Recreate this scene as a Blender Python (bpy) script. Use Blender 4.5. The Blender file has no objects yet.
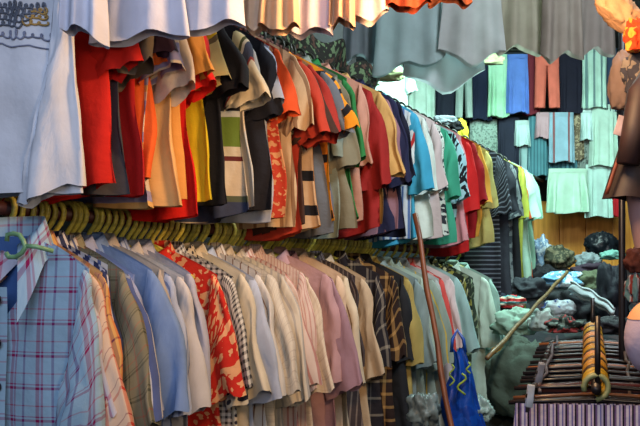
import bpy, bmesh, math, random
from mathutils import Vector, Matrix, noise
PI = math.pi
C = bpy.context.scene.collection
F = 900.0; HY = 282.0; CZ = 1.3          # focal length in px, horizon row, eye height

def at(px, py, Y):                       # a measured point of the photo at depth Y, in metres
    return Vector(((px-320)/F*Y, Y, CZ-(py-HY)/F*Y))

# ------------------------------------------------------------------ materials
def lin(c):
    return tuple(((v/255)/12.92 if v/255 <= .04045 else (((v/255)+.055)/1.055)**2.4) for v in c) + (1,)

class NT:
    def __init__(s, name):
        s.m = bpy.data.materials.new(name); s.m.use_nodes = True
        s.n = s.m.node_tree.nodes; s.l = s.m.node_tree.links
        s.b = s.n['Principled BSDF']
        s.uv = s.n.new('ShaderNodeUVMap').outputs[0]
        s.sep = s.n.new('ShaderNodeSeparateXYZ'); s.l.new(s.uv, s.sep.inputs[0])
    def math(s, op, a, b=None):
        n = s.n.new('ShaderNodeMath'); n.operation = op
        for i, v in enumerate((a, b)):
            if v is None: continue
            if isinstance(v, (int, float)): n.inputs[i].default_value = v
            else: s.l.new(v, n.inputs[i])
        return n.outputs[0]
    def ramp(s, fac, stops, interp='CONSTANT'):
        n = s.n.new('ShaderNodeValToRGB'); r = n.color_ramp; r.interpolation = interp
        while len(r.elements) > 1: r.elements.remove(r.elements[0])
        r.elements[0].position = stops[0][0]; r.elements[0].color = lin(stops[0][1])
        for p, c in stops[1:]:
            e = r.elements.new(min(1, p)); e.color = lin(c)
        s.l.new(fac, n.inputs[0]); return n.outputs[0]
    def mix(s, f, a, b, mode='MIX'):
        n = s.n.new('ShaderNodeMix'); n.data_type = 'RGBA'; n.blend_type = mode
        for i, v in ((0, f), (6, a), (7, b)):
            if isinstance(v, (int, float)): n.inputs[i].default_value = v
            elif isinstance(v, tuple): n.inputs[i].default_value = v
            else: s.l.new(v, n.inputs[i])
        return n.outputs[2]
    def noise(s, scale, detail=3, vec=None, rough=.5):
        n = s.n.new('ShaderNodeTexNoise'); n.inputs['Scale'].default_value = scale
        n.inputs['Detail'].default_value = detail; n.inputs['Roughness'].default_value = rough
        if vec is None: vec = s.uv
        s.l.new(vec, n.inputs['Vector']); return n.outputs['Fac']

_mats = {}
def cloth(pat, rough=.85, translucent=0):
    key = (repr(pat), rough, translucent)
    if key in _mats: return _mats[key]
    t = NT('cloth_%d' % len(_mats)); k = pat[0]
    U, V = t.sep.outputs[0], t.sep.outputs[1]
    def rep(src, period, off=0.0): return t.math('FRACT', t.math('ADD', t.math('DIVIDE', src, period), 20+off))
    if k == 'solid':
        col = t.ramp(U, [(0, pat[1])])
    elif k == 'v':                       # vertical stripes: period, stops
        col = t.ramp(rep(U, pat[1]), pat[2])
    elif k == 'h':
        col = t.ramp(rep(V, pat[1]), pat[2])
    elif k == 'plaid':                   # period, stops (u), stops (v)
        a = t.ramp(rep(U, pat[1]), pat[2]); b = t.ramp(rep(V, pat[1]), pat[3])
        col = t.mix(.5, a, b)
    elif k == 'bands':                   # one-off bands measured down the garment, 0..1 m
        col = t.ramp(t.math('MULTIPLY', V, -1.0), pat[1])
    elif k == 'blocks':                  # background stripes with dark blocks
        a = t.ramp(rep(U, pat[1]), pat[2])
        m1 = t.math('LESS_THAN', rep(V, pat[3]), pat[4]); m2 = t.math('GREATER_THAN', rep(U, pat[1], .1), .35)
        col = t.mix(t.math('MULTIPLY', m1, m2), a, lin(pat[5]))
    elif k == 'floral':
        f = t.noise(pat[3], 2.5)
        col = t.ramp(f, [(0, pat[2]), (.44, pat[1]), (.56, pat[1]), (.60, pat[2] if len(pat) < 5 else pat[4])])
    elif k == 'dots':
        a = t.math('SUBTRACT', rep(U, pat[3]), .5); b = t.math('SUBTRACT', rep(V, pat[3]), .5)
        d = t.math('ADD', t.math('MULTIPLY', a, a), t.math('MULTIPLY', b, b))
        col = t.ramp(d, [(0, pat[2]), (.07, pat[1])])
    shade = t.ramp(t.noise(7, 3), [(.2, (218, 216, 214)), (.8, (255, 255, 255))], 'LINEAR')
    col = t.mix(1.0, col, shade, 'MULTIPLY')
    t.l.new(col, t.b.inputs['Base Color'])
    t.b.inputs['Roughness'].default_value = rough
    t.b.inputs['Specular IOR Level'].default_value = .25
    bp = t.n.new('ShaderNodeBump'); bp.inputs['Strength'].default_value = .25; bp.inputs['Distance'].default_value = .02
    t.l.new(t.noise(22, 4), bp.inputs['Height']); t.l.new(bp.outputs[0], t.b.inputs['Normal'])
    if translucent:
        tr = t.n.new('ShaderNodeBsdfTranslucent'); t.l.new(col, tr.inputs[0])
        ms = t.n.new('ShaderNodeMixShader'); ms.inputs[0].default_value = translucent
        t.l.new(t.b.outputs[0], ms.inputs[1]); t.l.new(tr.outputs[0], ms.inputs[2])
        t.l.new(ms.outputs[0], t.n['Material Output'].inputs[0])
    _mats[key] = t.m; return t.m

def plain(c, rough=.5, metal=0, nscale=30, var=.25):
    key = ('plain', c, rough, metal, nscale)
    if key in _mats: return _mats[key]
    t = NT('surface_%d' % len(_mats))
    tc = t.n.new('ShaderNodeTexCoord').outputs['Object']
    f = t.noise(nscale, 4, tc)
    d = tuple(int(v*(1-var)) for v in c)
    col = t.ramp(f, [(.3, d), (.7, c)], 'LINEAR')
    t.l.new(col, t.b.inputs['Base Color']); t.b.inputs['Roughness'].default_value = rough
    t.b.inputs['Metallic'].default_value = metal
    _mats[key] = t.m; return t.m

def wood(c1, c2, scale=2.0):
    t = NT('wood'); tc = t.n.new('ShaderNodeTexCoord').outputs['Object']
    mp = t.n.new('ShaderNodeMapping'); mp.inputs['Scale'].default_value = (14, 14, .9); t.l.new(tc, mp.inputs[0])
    col = t.ramp(t.noise(scale, 5, mp.outputs[0]), [(.3, c1), (.7, c2)], 'LINEAR')
    t.l.new(col, t.b.inputs['Base Color']); t.b.inputs['Roughness'].default_value = .45
    return t.m

# ------------------------------------------------------------------ mesh helpers
def link(name, bm, mat, parent=None, smooth=True, solid=0):
    me = bpy.data.meshes.new(name); bm.normal_update(); bm.to_mesh(me); bm.free()
    if smooth:
        for p in me.polygons: p.use_smooth = True
    me.materials.append(mat)
    o = bpy.data.objects.new(name, me); C.objects.link(o)
    if parent: o.parent = parent
    if solid:
        s = o.modifiers.new('thickness', 'SOLIDIFY'); s.thickness = solid; s.offset = 0
    return o

def thing(name, label, cat, loc=(0, 0, 0), rz=0, group=None):
    o = bpy.data.objects.new(name, None); C.objects.link(o); o.empty_display_size = .05
    o.location = loc; o.rotation_euler = (0, 0, rz)
    return tag(o, label, cat, group)
def tag(o, label, cat, group=None, kind=None):
    o['label'] = label; o['category'] = cat
    if group: o['group'] = group
    if kind: o['kind'] = kind
    return o

def new(): 
    bm = bmesh.new(); bm.loops.layers.uv.new('UVMap'); return bm
def grid(bm, nu, nv, fn, closed=False):
    """fn(u 0..1, v 0..1) -> (Vector, (uvx, uvy))"""
    L = bm.loops.layers.uv.active
    cols = nu if closed else nu+1
    P = [[fn(i/nu, j/nv) for i in range(nu+1)] for j in range(nv+1)]
    Vt = [[bm.verts.new(P[j][i][0]) for i in range(cols)] for j in range(nv+1)]
    for j in range(nv):
        for i in range(nu):
            i2 = (i+1) % cols
            q = [(j, i, i), (j, i2, i+1), (j+1, i2, i+1), (j+1, i, i)]
            vs = [Vt[a][b] for a, b, _ in q]
            if len(set(vs)) < 4: continue
            f = bm.faces.new(vs)
            for lp, (a, b, c) in zip(f.loops, q): lp[L].uv = P[a][c][1]
def tube(bm, pts, r, n=8, cap=True):
    pts = [Vector(p) for p in pts]
    rs = r if isinstance(r, (list, tuple)) else [r]*len(pts)
    rings = []; ref = None
    for i, p in enumerate(pts):
        d = (pts[min(i+1, len(pts)-1)]-pts[max(i-1, 0)]).normalized()
        if ref is None:
            ref = Vector((0, 0, 1)) if abs(d.z) < .9 else Vector((1, 0, 0))
        a = (ref - d*ref.dot(d)).normalized(); b = d.cross(a); ref = a
        rings.append([bm.verts.new(p+(a*math.cos(2*PI*k/n)+b*math.sin(2*PI*k/n))*rs[i]) for k in range(n)])
    for i in range(len(rings)-1):
        for k in range(n):
            bm.faces.new((rings[i][k], rings[i][(k+1) % n], rings[i+1][(k+1) % n], rings[i+1][k]))
    if cap:
        bm.faces.new(rings[0][::-1]); bm.faces.new(rings[-1])
def box(bm, c, s, bev=0):
    m = Matrix.Translation(c) @ Matrix.Diagonal((*s, 1))
    r = bmesh.ops.create_cube(bm, size=1, matrix=m)
    if bev:
        es = list({e for v in r['verts'] for e in v.link_edges})
        bmesh.ops.bevel(bm, geom=es, offset=bev, segments=2, affect='EDGES', profile=.6)
def smooth(a, b, x):
    x = max(0, min(1, (x-a)/(b-a))); return x*x*(3-2*x)
def lerp(a, b, t): return a+(b-a)*t

# ------------------------------------------------------------------ garments (hang from local origin = rail centre)
def torso_bm(rnd, W=.21, H=.74, S=1.0, z0=-.065, neck=.07, drop=.06, vneck=.05, flare=.02, T=.03, N=56, M=26, cut=0):
    ph = [rnd.uniform(0, 6.28) for _ in range(6)]; sway = rnd.uniform(-.03, .03)
    kf = rnd.uniform(5, 8)
    bm = new()
    def fn(a, v):
        ang = a*2*PI
        c, s = math.cos(ang), math.sin(ang)
        u = math.copysign(abs(c)**.75, c)
        au = abs(u); xn = neck/W
        if au < xn:
            q = 1-(au/xn)**2
            zt = -(vneck if s < 0 else .012)*q
        else:
            zt = -drop*((au-xn)/(1-xn))**1.15
        zb = -H + .012*math.sin(3*u+ph[4]) - .02*(1-au*au)
        z = lerp(zt, zb, v)
        wid = W*(1 - .05*math.sin(PI*min(1, v*1.3)) + flare/W*v)
        if v < .25: wid *= 1
        th = (.012+(T-.012)*smooth(0, .25, v)+.02*max(0, 1-au/xn)*(1-smooth(0, .15, v)))
        y = s**1 * th * (1-.35*au**4) + 0
        amp = smooth(.08, .9, v)
        y += amp*(.013*math.sin(kf*u*1.3+ph[0]+1.2*v)+.009*math.sin(kf*2.3*u+ph[1]-1.5*v)+.005*math.sin(kf*4.1*u+ph[2]+3*v))
        y += .012*math.sin(4*v+ph[3])*amp
        x = u*wid + sway*v*v + amp*.006*math.sin(9*v+ph[5])
        sg = 1 if s >= 0 else -1
        y += amp*(1-.5*au)*(.030*noise.noise(Vector((x*11+ph[0], sg*3, z*2.6+ph[1])))+.012*noise.noise(Vector((x*30+ph[2], sg*5, z*9))))
        return Vector((x, y, z+z0))*S, (x*S+(0 if s < 0 else 1.03), z*S)
    grid(bm, N, M, fn, closed=True)
    bmesh.ops.remove_doubles(bm, verts=bm.verts, dist=.0004)
    return bm

def sleeve_bm(rnd, side, W=.21, S=1.0, z0=-.065, drop=.06, L=.24, out=.07, wid=.105, T=.028):
    ph = [rnd.uniform(0, 6.28) for _ in range(4)]
    out += rnd.uniform(-.012, .015); L *= rnd.uniform(.94, 1.06)
    A = Vector((W-.012, 0, -drop+.004)); B = Vector((W-.028, 0, -drop-.19))
    Co = Vector((W+out, 0, -drop-L)); Ci = Vector((W+out-wid, 0, -drop-L-.045))
    K = Vector((W+out*.55, 0, -drop-.02))
    bm = new()
    def fn(a, v):
        ang = a*2*PI; u = math.cos(ang); s = math.sin(ang)
        O = A*(1-v)**2+K*2*v*(1-v)+Co*v*v
        I = B.lerp(Ci, v)
        P = I.lerp(O, (u+1)/2)
        th = lerp(.016, T, v)
        y = s*th + v*(.008*math.sin(5*u+ph[0]+4*v)+.005*math.sin(9*v+ph[1]+2*u)) - .008*math.sin(PI*v)
        P = Vector((P.x+.004*math.sin(11*v+ph[2]), y, P.z+z0))*S
        nz = .3+v
        P.y += nz*(.026*noise.noise(Vector((u*2.2+ph[0], s*.8, v*2.2+ph[3])))+.010*noise.noise(Vector((u*5+ph[1], s, v*6))))
        P.z += v*.022*noise.noise(Vector((u*2+ph[2], s*1.5, ph[1])))
        P.x = (P.x + nz*.014*noise.noise(Vector((v*4+ph[1], u*1.5, ph[0]))))*side
        return P, ((u*.5*wid+.3)*S + (.0 if s < 0 else .5), -v*(L+.05)*S)
    grid(bm, 28, 12, fn, closed=True)
    # turned-in cuff
    return bm

def collar_bm(rnd, S=1.0, z0=-.065, rx=.07, ry=.042, opn=10):
    bm = new()
    def fn(u, v):
        ang = math.radians(-90+opn+(360-2*opn)*u)
        fr = (1-math.sin(ang))/2      # 1 at front
        tip = max(0, 1-min(u, 1-u)/.13)
        zt = .030-.05*fr**2
        if v < .35:
            k = v/.35; r = lerp(1.0, 1.03, k); z = lerp(zt-.028, zt, k)
        else:
            k = (v-.35)/.65; r = 1.03+.30*k*(1+.5*tip); z = zt-(.042+.05*tip)*k
        return Vector((rx*r*math.cos(ang), ry*r*math.sin(ang)*(1+.25*fr*k if v >= .35 else 1)-.004*fr, z+z0))*S, (u*.4*S, -v*.07*S)
    grid(bm, 36, 6, fn)
    return bm
def neckband_bm(S=1.0, z0=-.065, rx=.07, ry=.03, vneck=.05):
    bm = new()
    def fn(u, v):
        ang = u*2*PI; c, s = math.cos(ang), math.sin(ang)
        q = 1-c*c
        z = -(vneck if s < 0 else .012)*q + .006 - v*.02*(1 if s < 0 else .5)
        r = 1+.12*v
        return Vector((rx*r*c, (ry+.006)*r*s, z+z0))*S, (u*.4*S, -v*.02)
    grid(bm, 32, 2, fn, closed=True); return bm

HOOK = [(-.026, 0, -.012), (-.028, 0, 0), (-.023, 0, .014), (-.012, 0, .025), (0, 0, .029), (.013, 0, .026), (.024, 0, .016), (.029, 0, .002), (.026, 0, -.012), (.017, 0, -.026), (.006, 0, -.037), (0, 0, -.048), (0, 0, -.062)]
_hang = {}
def hanger(label, loc, rz, mat, S=1.2, group=None, arm=True, thick=.0045, halfw=.17):
    t = thing('clothes_hanger', label, 'hanger', loc, rz, group)
    key = (mat.name, S, thick, halfw)
    if key not in _hang:
        bm = bmesh.new(); tube(bm, [Vector(p)*S for p in HOOK], thick*S, 8)
        h = link('hook', bm, mat, t)
        bm = bmesh.new()
        for s in (-1, 1):
            tube(bm, [Vector(p)*S for p in ((0, 0, -.06), (s*.03, 0, -.072), (s*halfw*.6, 0, -.112), (s*halfw, 0, -.150))], [.006*S, .007*S, .007*S, .006*S], 8)
        tube(bm, [Vector(p)*S for p in ((-halfw, 0, -.150), (0, 0, -.156), (halfw, 0, -.150))], .004*S, 6)
        a = link('shoulder_bar', bm, mat, t)
        _hang[key] = (h, a)
    else:
        for o in _hang[key]:
            c = o.copy(); C.objects.link(c); c.parent = t
    return t

def shirt(label, loc, rz, pat, kind='shirt', S=1.2, seed=0, sleeve=None, collar=None, H=None, inner=None, buttons=False, W=None, rough=.85, group=None, out=None, T=.026, L=None, vn=None, opn=10):
    rnd = random.Random(seed)
    nm = {'shirt': 'button_shirt', 'tee': 't_shirt', 'polo': 'polo_shirt'}[kind]
    t = thing(nm, label, 'shirt' if kind != 'tee' else 't-shirt', loc, rz, group)
    W = W or {'shirt': .21, 'tee': .195, 'polo': .2}[kind]
    H = H or {'shirt': .74, 'tee': .535, 'polo': .56}[kind]
    m = cloth(pat, rough); ms = cloth(sleeve, rough) if sleeve else m; mc = cloth(collar, rough) if collar else m
    nk = .068 if kind == 'shirt' else .075
    vn = vn or (.09 if kind == 'shirt' else .055)
    dr = .065
    link('torso', torso_bm(rnd, W, H, S, drop=dr, vneck=vn, neck=nk, T=T), m, t)
    kw = dict(shirt=dict(L=.27, out=.085, wid=.125), tee=dict(L=.17, out=.085, wid=.13), polo=dict(L=.19, out=.085, wid=.125))[kind]
    if out is not None: kw['out'] = out
    if L is not None: kw['L'] = L
    for s in (1, -1):
        link('sleeve', sleeve_bm(rnd, s, W, S, drop=dr, T=T, **kw), ms, t)
    if kind == 'tee':
        link('neckband', neckband_bm(S, rx=nk, vneck=vn), mc, t)
    else:
        link('collar', collar_bm(rnd, S, rx=nk, opn=opn), mc, t)
    if kind == 'shirt':
        bm = new(); ph = rnd.uniform(0, 6)
        def fn(u, v):
            z = -.1-v*(H-.12)
            return Vector(((u-.5)*.032, -(T+.012+.004*math.sin(9*v+ph))-.003*math.sin(PI*u), z-.065))*S, (u*.03+.3, z)
        if buttons:
            link('placket', (grid(bm, 3, 24, fn), bm)[1], m, t)
            bmat = plain((30, 24, 45), .3)
            for k in range(6):
                b = bmesh.new(); z = (-.19-k*.088)*S
                bmesh.ops.create_cone(b, cap_ends=True, segments=14, radius1=.0105*S, radius2=.009*S, depth=.004, matrix=Matrix.Translation((0.0, -(T+.021)*S, z)) @ Matrix.Rotation(PI/2, 4, 'X'))
                link('button', b, bmat, t)
        else: bm.free()
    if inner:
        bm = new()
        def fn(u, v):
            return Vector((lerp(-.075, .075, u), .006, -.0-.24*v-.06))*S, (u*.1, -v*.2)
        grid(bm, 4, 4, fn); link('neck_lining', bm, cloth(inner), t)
    return t

def skirt(label, loc, rz, pat, w=.2, h=.6, flare=.06, pleats=9, amp=.02, seed=0, name='skirt', cat='skirt', T=.025, wave=.01, band=True, tr=0, group=None, droop=0.0, hemdip=0.0):
    rnd = random.Random(seed); ph = [rnd.uniform(0, 6.28) for _ in range(5)]
    t = thing(name, label, cat, loc, rz, group); m = cloth(pat, .85, tr)
    bm = new()
    def fn(a, v):
        ang = a*2*PI; c, s = math.cos(ang), math.sin(ang)
        u = math.copysign(abs(c)**.7, c)
        W = w+flare*v
        y = s*(T+.5*T*v) + amp*smooth(0, .8, v)*(math.sin(pleats*u*PI/1.6+ph[0]+.6*v)+.4*math.sin(pleats*1.9*u+ph[1]))
        z = -h*v - wave*v*math.sin(4*u+ph[2]) - hemdip*v*(1-u*u) - droop*u*v
        x = u*W*(1+.02*math.sin(5*v+ph[3]))
        return Vector((x, y, z)), (x+(0 if s < 0 else 1), z)
    grid(bm, 64, 14, fn, closed=True)
    link('panel', bm, m, t)
    if band:
        bm = new()
        def fb(a, v):
            ang = a*2*PI; c, s = math.cos(ang), math.sin(ang); u = math.copysign(abs(c)**.7, c)
            return Vector((u*w*1.015, s*(T+.006), .012-.04*v)), (u*w, v*.04)
        grid(bm, 32, 2, fb, closed=True); link('waistband', bm, m, t)
    return t

def trousers(label, loc, rz, pat, w=.17, h=.62, seed=0, group=None):
    rnd = random.Random(seed); ph = rnd.uniform(0, 6)
    t = thing('trousers', label, 'trousers', loc, rz, group); m = cloth(pat)
    bm = new()
    def fn(a, v):
        ang = a*2*PI; c, s = math.cos(ang), math.sin(ang); u = math.copysign(abs(c)**.7, c)
        return Vector((u*w, s*.03+.006*math.sin(7*u+ph)*v, -.26*h*v)), (u*w, -.26*h*v)
    grid(bm, 40, 5, fn, closed=True); link('seat', bm, m, t)
    for sd in (-1, 1):
        bm = new()
        def fl(a, v, sd=sd):
            ang = a*2*PI; c, s = math.cos(ang), math.sin(ang); u = math.copysign(abs(c)**.7, c)
            x = sd*(w*.5+.012*v)+u*w*.49*(1-.06*v)
            return Vector((x, s*.03+.008*math.sin(6*u+ph+sd)*v, -h*(.24+.76*v))), (x, -h*(.24+.76*v))
        grid(bm, 28, 10, fl, closed=True); link('leg', bm, m, t)
    bm = new()
    def fb(a, v):
        ang = a*2*PI; c, s = math.cos(ang), math.sin(ang); u = math.copysign(abs(c)**.7, c)
        return Vector((u*w*1.01, s*.034, .01-.035*v)), (u*w, v*.04)
    grid(bm, 32, 2, fb, closed=True); link('waistband', bm, m, t)
    return t

def crumple(name, label, cat, c, s, pat, seed=0, rz=0, rough=.85, amp=.35, freq=2.0, parent=None, fold=.12, flat=.0):
    """a heaped or bundled cloth: one closed surface with deep creases"""
    bm = new(); off = Vector((seed*3.17, seed*1.3, seed*.7))
    R = Matrix.Rotation(rz, 3, 'Z')
    def fn(a, v):
        th = a*2*PI; ph_ = v*PI
        d = Vector((math.sin(ph_)*math.cos(th), math.sin(ph_)*math.sin(th), math.cos(ph_)))
        n1 = noise.noise(d*freq+off); n2 = abs(noise.noise(d*freq*2.2+off*2)); n3 = abs(noise.noise(d*freq*5+off))
        r = 1+amp*n1-fold*2.2*n2-fold*n3*.9
        p = Vector((d.x*s[0]*r, d.y*s[1]*r, d.z*s[2]*r))
        if p.z < -s[2]*.6: p.z = -s[2]*.6+(p.z+s[2]*.6)*.2
        return R @ p, (a*2*PI*s[0], v*PI*s[2])
    grid(bm, 56, 30, fn, closed=True)
    bmesh.ops.remove_doubles(bm, verts=bm.verts, dist=1e-5)
    o = link(name, bm, cloth(pat, rough), parent); o.location = c
    if parent is None: tag(o, label, cat)
    return o

# ------------------------------------------------------------------ the left rack
P0 = Vector((-.82, 2.3, 0)); D = Vector((.425, .905, 0)); N_ = Vector((.905, -.425, 0))
RZ = math.atan2(-.425, .905)      # local +x -> N_
ZL = CZ+.19; ZU = CZ+.96
def rail_t(px, off):
    k = (px-320)/F; P = P0+N_*off
    return (k*P.y-P.x)/(D.x-k*D.y)
def rail_pt(t, z): p = P0+D*t; return (p.x, p.y, z)

# the setting -------------------------------------------------------
def struct(name, c, s, mat, rz=0):
    bm = bmesh.new(); box(bm, (0, 0, 0), s)
    o = link(name, bm, mat, smooth=False); o.location = c; o.rotation_euler[2] = rz
    o['kind'] = 'structure'; return o
dark = plain((46, 40, 44), .9, 0, 3)
struct('floor', (.5, 4.2, -.05), (9, 11, .1), plain((58, 50, 46), .8, 0, 4))
struct('ceiling', (.5, 4.2, 3.65), (9, 11, .1), plain((60, 62, 60), .9, 0, 3))
struct('wall_back', (.5, 9.05, 1.8), (9, .1, 3.6), plain((44, 52, 54), .9, 0, 3))
struct('wall_right', (3.9, 4.2, 1.8), (.1, 9.8, 3.6), plain((48, 44, 42), .9, 0, 3))
w = P0+D*1.0-N_*.78
struct('wall_left', (w.x, w.y, 1.8), (.08, 6.2, 3.6), dark, RZ)
# orange-brown boards low on the back wall
wm = wood((196, 124, 40), (236, 168, 70))
tr = bmesh.new()
for k in range(9):
    box(tr, (1.72+k*.26, 8.93, 1.35), (.255, .06, 1.5), .006)
o = link('trim_1', tr, wm, smooth=False); o['kind'] = 'structure'

pipe = plain((92, 46, 36), .5, .2)
for z, t0, t1, lab in ((ZL, -.015, 5.2, 'long brown pipe rail carrying the lower row of button shirts'), (ZU, -.75, 6.9, 'long brown pipe rail high up carrying the upper row of t-shirts')):
    bm = bmesh.new(); a, b = Vector(rail_pt(t0, z)), Vector(rail_pt(t1, z))
    tube(bm, [a, b], .019 if z == ZL else .013, 16)
    tag(link('clothes_rail', bm, pipe), lab, 'rail')

W_ = (228, 226, 222)
def plaidp(base, c1, c2, p=.07):
    return ('plaid', p, [(0, base), (.28, c1), (.36, base), (.44, c1), (.48, base), (.74, c2), (.82, base)], [(0, base), (.30, c1), (.38, base), (.46, c1), (.50, base), (.78, c2), (.84, base)])
def vs(base, c, p=.02, w=.3): return ('v', p, [(0, base), (1-w, c)])
def hs(base, c, p=.06, w=.5): return ('h', p, [(0, base), (1-w, c)])
so = lambda *c: ('solid', c)
LOW = [
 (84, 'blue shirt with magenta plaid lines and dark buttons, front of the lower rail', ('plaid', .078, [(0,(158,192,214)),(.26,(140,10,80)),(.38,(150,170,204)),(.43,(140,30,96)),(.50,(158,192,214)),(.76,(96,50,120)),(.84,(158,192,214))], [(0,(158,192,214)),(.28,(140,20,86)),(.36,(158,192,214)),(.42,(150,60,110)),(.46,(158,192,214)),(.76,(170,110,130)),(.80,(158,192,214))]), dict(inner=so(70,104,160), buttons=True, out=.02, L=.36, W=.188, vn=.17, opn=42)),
 (93, 'second pale shirt with pink plaid lines, tucked behind the front blue plaid one', ('plaid', .08, [(0,(196,196,210)),(.3,(190,60,96)),(.4,(196,196,210)),(.8,(160,80,110)),(.85,(196,196,210))], [(0,(196,196,210)),(.3,(180,60,100)),(.38,(196,196,210))]), {}),
 (101, 'cream shirt with orange-red plaid sleeve, near the left end of the lower rail', ('plaid', .06, [(0,(226,200,176)),(.35,(220,60,24)),(.68,(226,200,176))], [(0,(226,200,176)),(.4,(190,70,60)),(.5,(226,200,176)),(.7,(120,60,90)),(.74,(226,200,176))]), {}),
 (111, 'ochre yellow and purple plaid shirt beside the orange-red plaid one', ('plaid', .06, [(0,(220,176,110)),(.3,(90,40,90)),(.5,(222,90,40)),(.7,(220,176,110))], [(0,(224,180,116)),(.4,(120,60,90)),(.48,(224,180,116))]), {}),
 (124, 'navy shirt with white vertical stripes on the lower rail', vs((50,60,100),(206,210,222),.035,.45), {}),
 (131, 'white shirt with blue stripes beside the navy striped one', vs((206,206,208),(84,100,150),.03,.35), {}),
 (139, 'olive and brown muted check shirt between blue shirts', plaidp((140,136,112),(70,74,60),(170,110,90),.06), {}),
 (150, 'plain lavender blue short sleeved shirt on the lower rail', so(158,170,208), {}),
 (160, 'plain sky blue shirt behind the lavender blue one', so(122,150,196), {}),
 (170, 'beige grey plain shirt between two blue shirts', so(182,172,160), {}),
 (181, 'pale blue shirt with fine darker blue stripes', vs((178,190,214),(110,128,172),.022,.3), {}),
 (193, 'off-white shirt left of the plain grey sleeved shirt', so(206,202,200), {}),
 (206, 'plain light grey shirt with wide sleeve, left of the red floral one', so(178,178,190), {}),
 (223, 'red shirt with pale orange floral print', ('floral', (206,44,30), (232,170,120), 26), {}),
 (234, 'small black and white checked shirt right of the red floral one', ('plaid', .018, [(0,(210,204,192)),(.55,(50,46,48))], [(0,(210,204,192)),(.55,(60,56,58))]), {}),
 (244, 'cream shirt with rows of tiny dark dots', ('dots', (210,200,178), (50,48,60), .022), {}),
 (254, 'plain cream shirt right of the dotted one', so(216,204,178), {}),
 (263, 'pale blue plain shirt among cream shirts', so(180,190,208), {}),
 (272, 'white shirt with thin brown stripes', vs((216,210,200),(140,110,90),.03,.15), {}),
 (280, 'ivory shirt with faint grey check', plaidp((220,212,194),(196,186,170),(190,176,160),.05), {}),
 (290, 'cream shirt with pale grey vertical stripes', vs((220,210,190),(186,180,172),.026,.3), {}),
 (299, 'pink and cream striped shirt', vs((222,200,186),(196,140,130),.02,.35), {}),
 (308, 'pale pink pinstriped shirt right of the bolder pink striped one', vs((226,204,192),(206,160,150),.012,.3), {}),
 (319, 'cream shirt with wide loose sleeve and faint plaid', plaidp((224,208,184),(200,176,156),(206,186,160),.05), {}),
 (331, 'dusty pink plain shirt on the lower rail', so(190,150,152), {}),
 (340, 'mauve shirt beside the dusty pink one', so(164,130,142), {}),
 (349, 'peach cream shirt near the right part of the lower rail', so(222,194,164), {}),
 (357, 'cream shirt with a thin brown stripe edge', vs((216,200,172),(130,100,80),.045,.12), {}),
 (365, 'dark grey brown shirt with thin pale stripes', vs((70,60,62),(130,116,108),.02,.25), {}),
 (373, 'sand coloured plain shirt left of the black plaid one', so(196,174,144), {}),
 (386, 'black shirt with cream window plaid', ('plaid', .075, [(0,(36,32,38)),(.55,(150,140,126)),(.68,(36,32,38)),(.8,(110,104,98)),(.86,(36,32,38))], [(0,(36,32,38)),(.5,(156,146,130)),(.64,(36,32,38))]), {}),
 (400, 'dark brown and yellow plaid shirt with long sleeve', ('plaid', .06, [(0,(46,32,30)),(.5,(190,150,92)),(.75,(46,32,30))], [(0,(50,36,30)),(.5,(190,150,92)),(.72,(46,32,30))]), {}),
 (408, 'plain black shirt right of the brown and yellow plaid', so(36,38,42), {}),
 (415, 'khaki shirt with a hint of yellow', so(176,158,90), {}),
 (421, 'grey teal plain shirt on the lower rail', so(130,150,150), {}),
 (428, 'pale mint shirt beside the grey teal one', so(170,194,180), {}),
 (435, 'grey green shirt with thin yellow stripe', vs((140,158,148),(206,180,70),.06,.12), {}),
 (442, 'pale grey shirt left of the red one', so(172,184,182), {}),
 (449, 'red and pink shirt in the far part of the lower rail', vs((206,80,76),(226,170,166),.07,.4), {}),
 (455, 'white shirt with pink tint right of the red one', so(212,200,200), {}),
 (461, 'pale teal shirt in the far part of the lower rail', so(150,186,184), {}),
 (469, 'black shirt with olive and yellow leaf pattern', ('floral', (38,46,36), (150,150,70), 20, (196,200,150)), dict(H=.86)),
 (478, 'dark green shirt with pale blotches', ('floral', (50,66,54), (130,150,120), 16), dict(H=.86)),
 (489, 'long white shirt with green tint near the far end of the lower rail', so(190,216,200), {}),
 (498, 'pale teal long shirt last on the lower rail', so(150,186,176), {}),
]
hookm = plain((240, 226, 96), .4, 0, 60, .3)
hookd = plain((200, 192, 84), .4, 0, 60, .3)
ts = []
for i, (px, lab, pat, kw) in enumerate(LOW):
    t = rail_t(px, .285) if i else -.035; ts.append(t)
    rnd = random.Random(i)
    kw.setdefault('L', rnd.uniform(.29, .335)+.02*smooth(200, 330, px)); kw.setdefault('out', rnd.uniform(.035, .095))
    o_ = shirt(lab, rail_pt(t, ZL-rnd.uniform(0, .018)), RZ+(rnd.uniform(-.13, .13) if i > 3 else 0), pat, 'shirt', 1.22*rnd.uniform(.97, 1.03), seed=100+i, **kw)
    if i == 0: o_.location = Vector(rail_pt(t, ZL-.004))+N_*.078; o_.rotation_euler[2] = RZ+.08; cl = [c for c in o_.children if c.name.startswith('collar')][0]; cl.scale = (1.1, 1.2, 1.7); cl.location = (0, -.006, .055)
allh = sorted(ts); full = list(allh)
x = .0
t = .03
extra = []
while t < 2.55:
    if min(abs(t-q) for q in allh) > .013: extra.append(t)
    t += .03+.004*t
for t in allh[1:]:
    hanger('yellow-green plastic hanger hooked on the lower rail, holding a shirt', rail_pt(t, ZL), RZ, hookm if int(t*37) % 3 else hookd, 1.2, 'yellow-green hangers on the lower rail', thick=.0062, halfw=.15)
for t in extra:
    hanger('yellow-green plastic hanger hooked on the lower rail, holding a shirt', rail_pt(t, ZL), RZ, hookm if int(t*53) % 3 else hookd, 1.2, 'yellow-green hangers on the lower rail', thick=.0062, halfw=.15)
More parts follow.
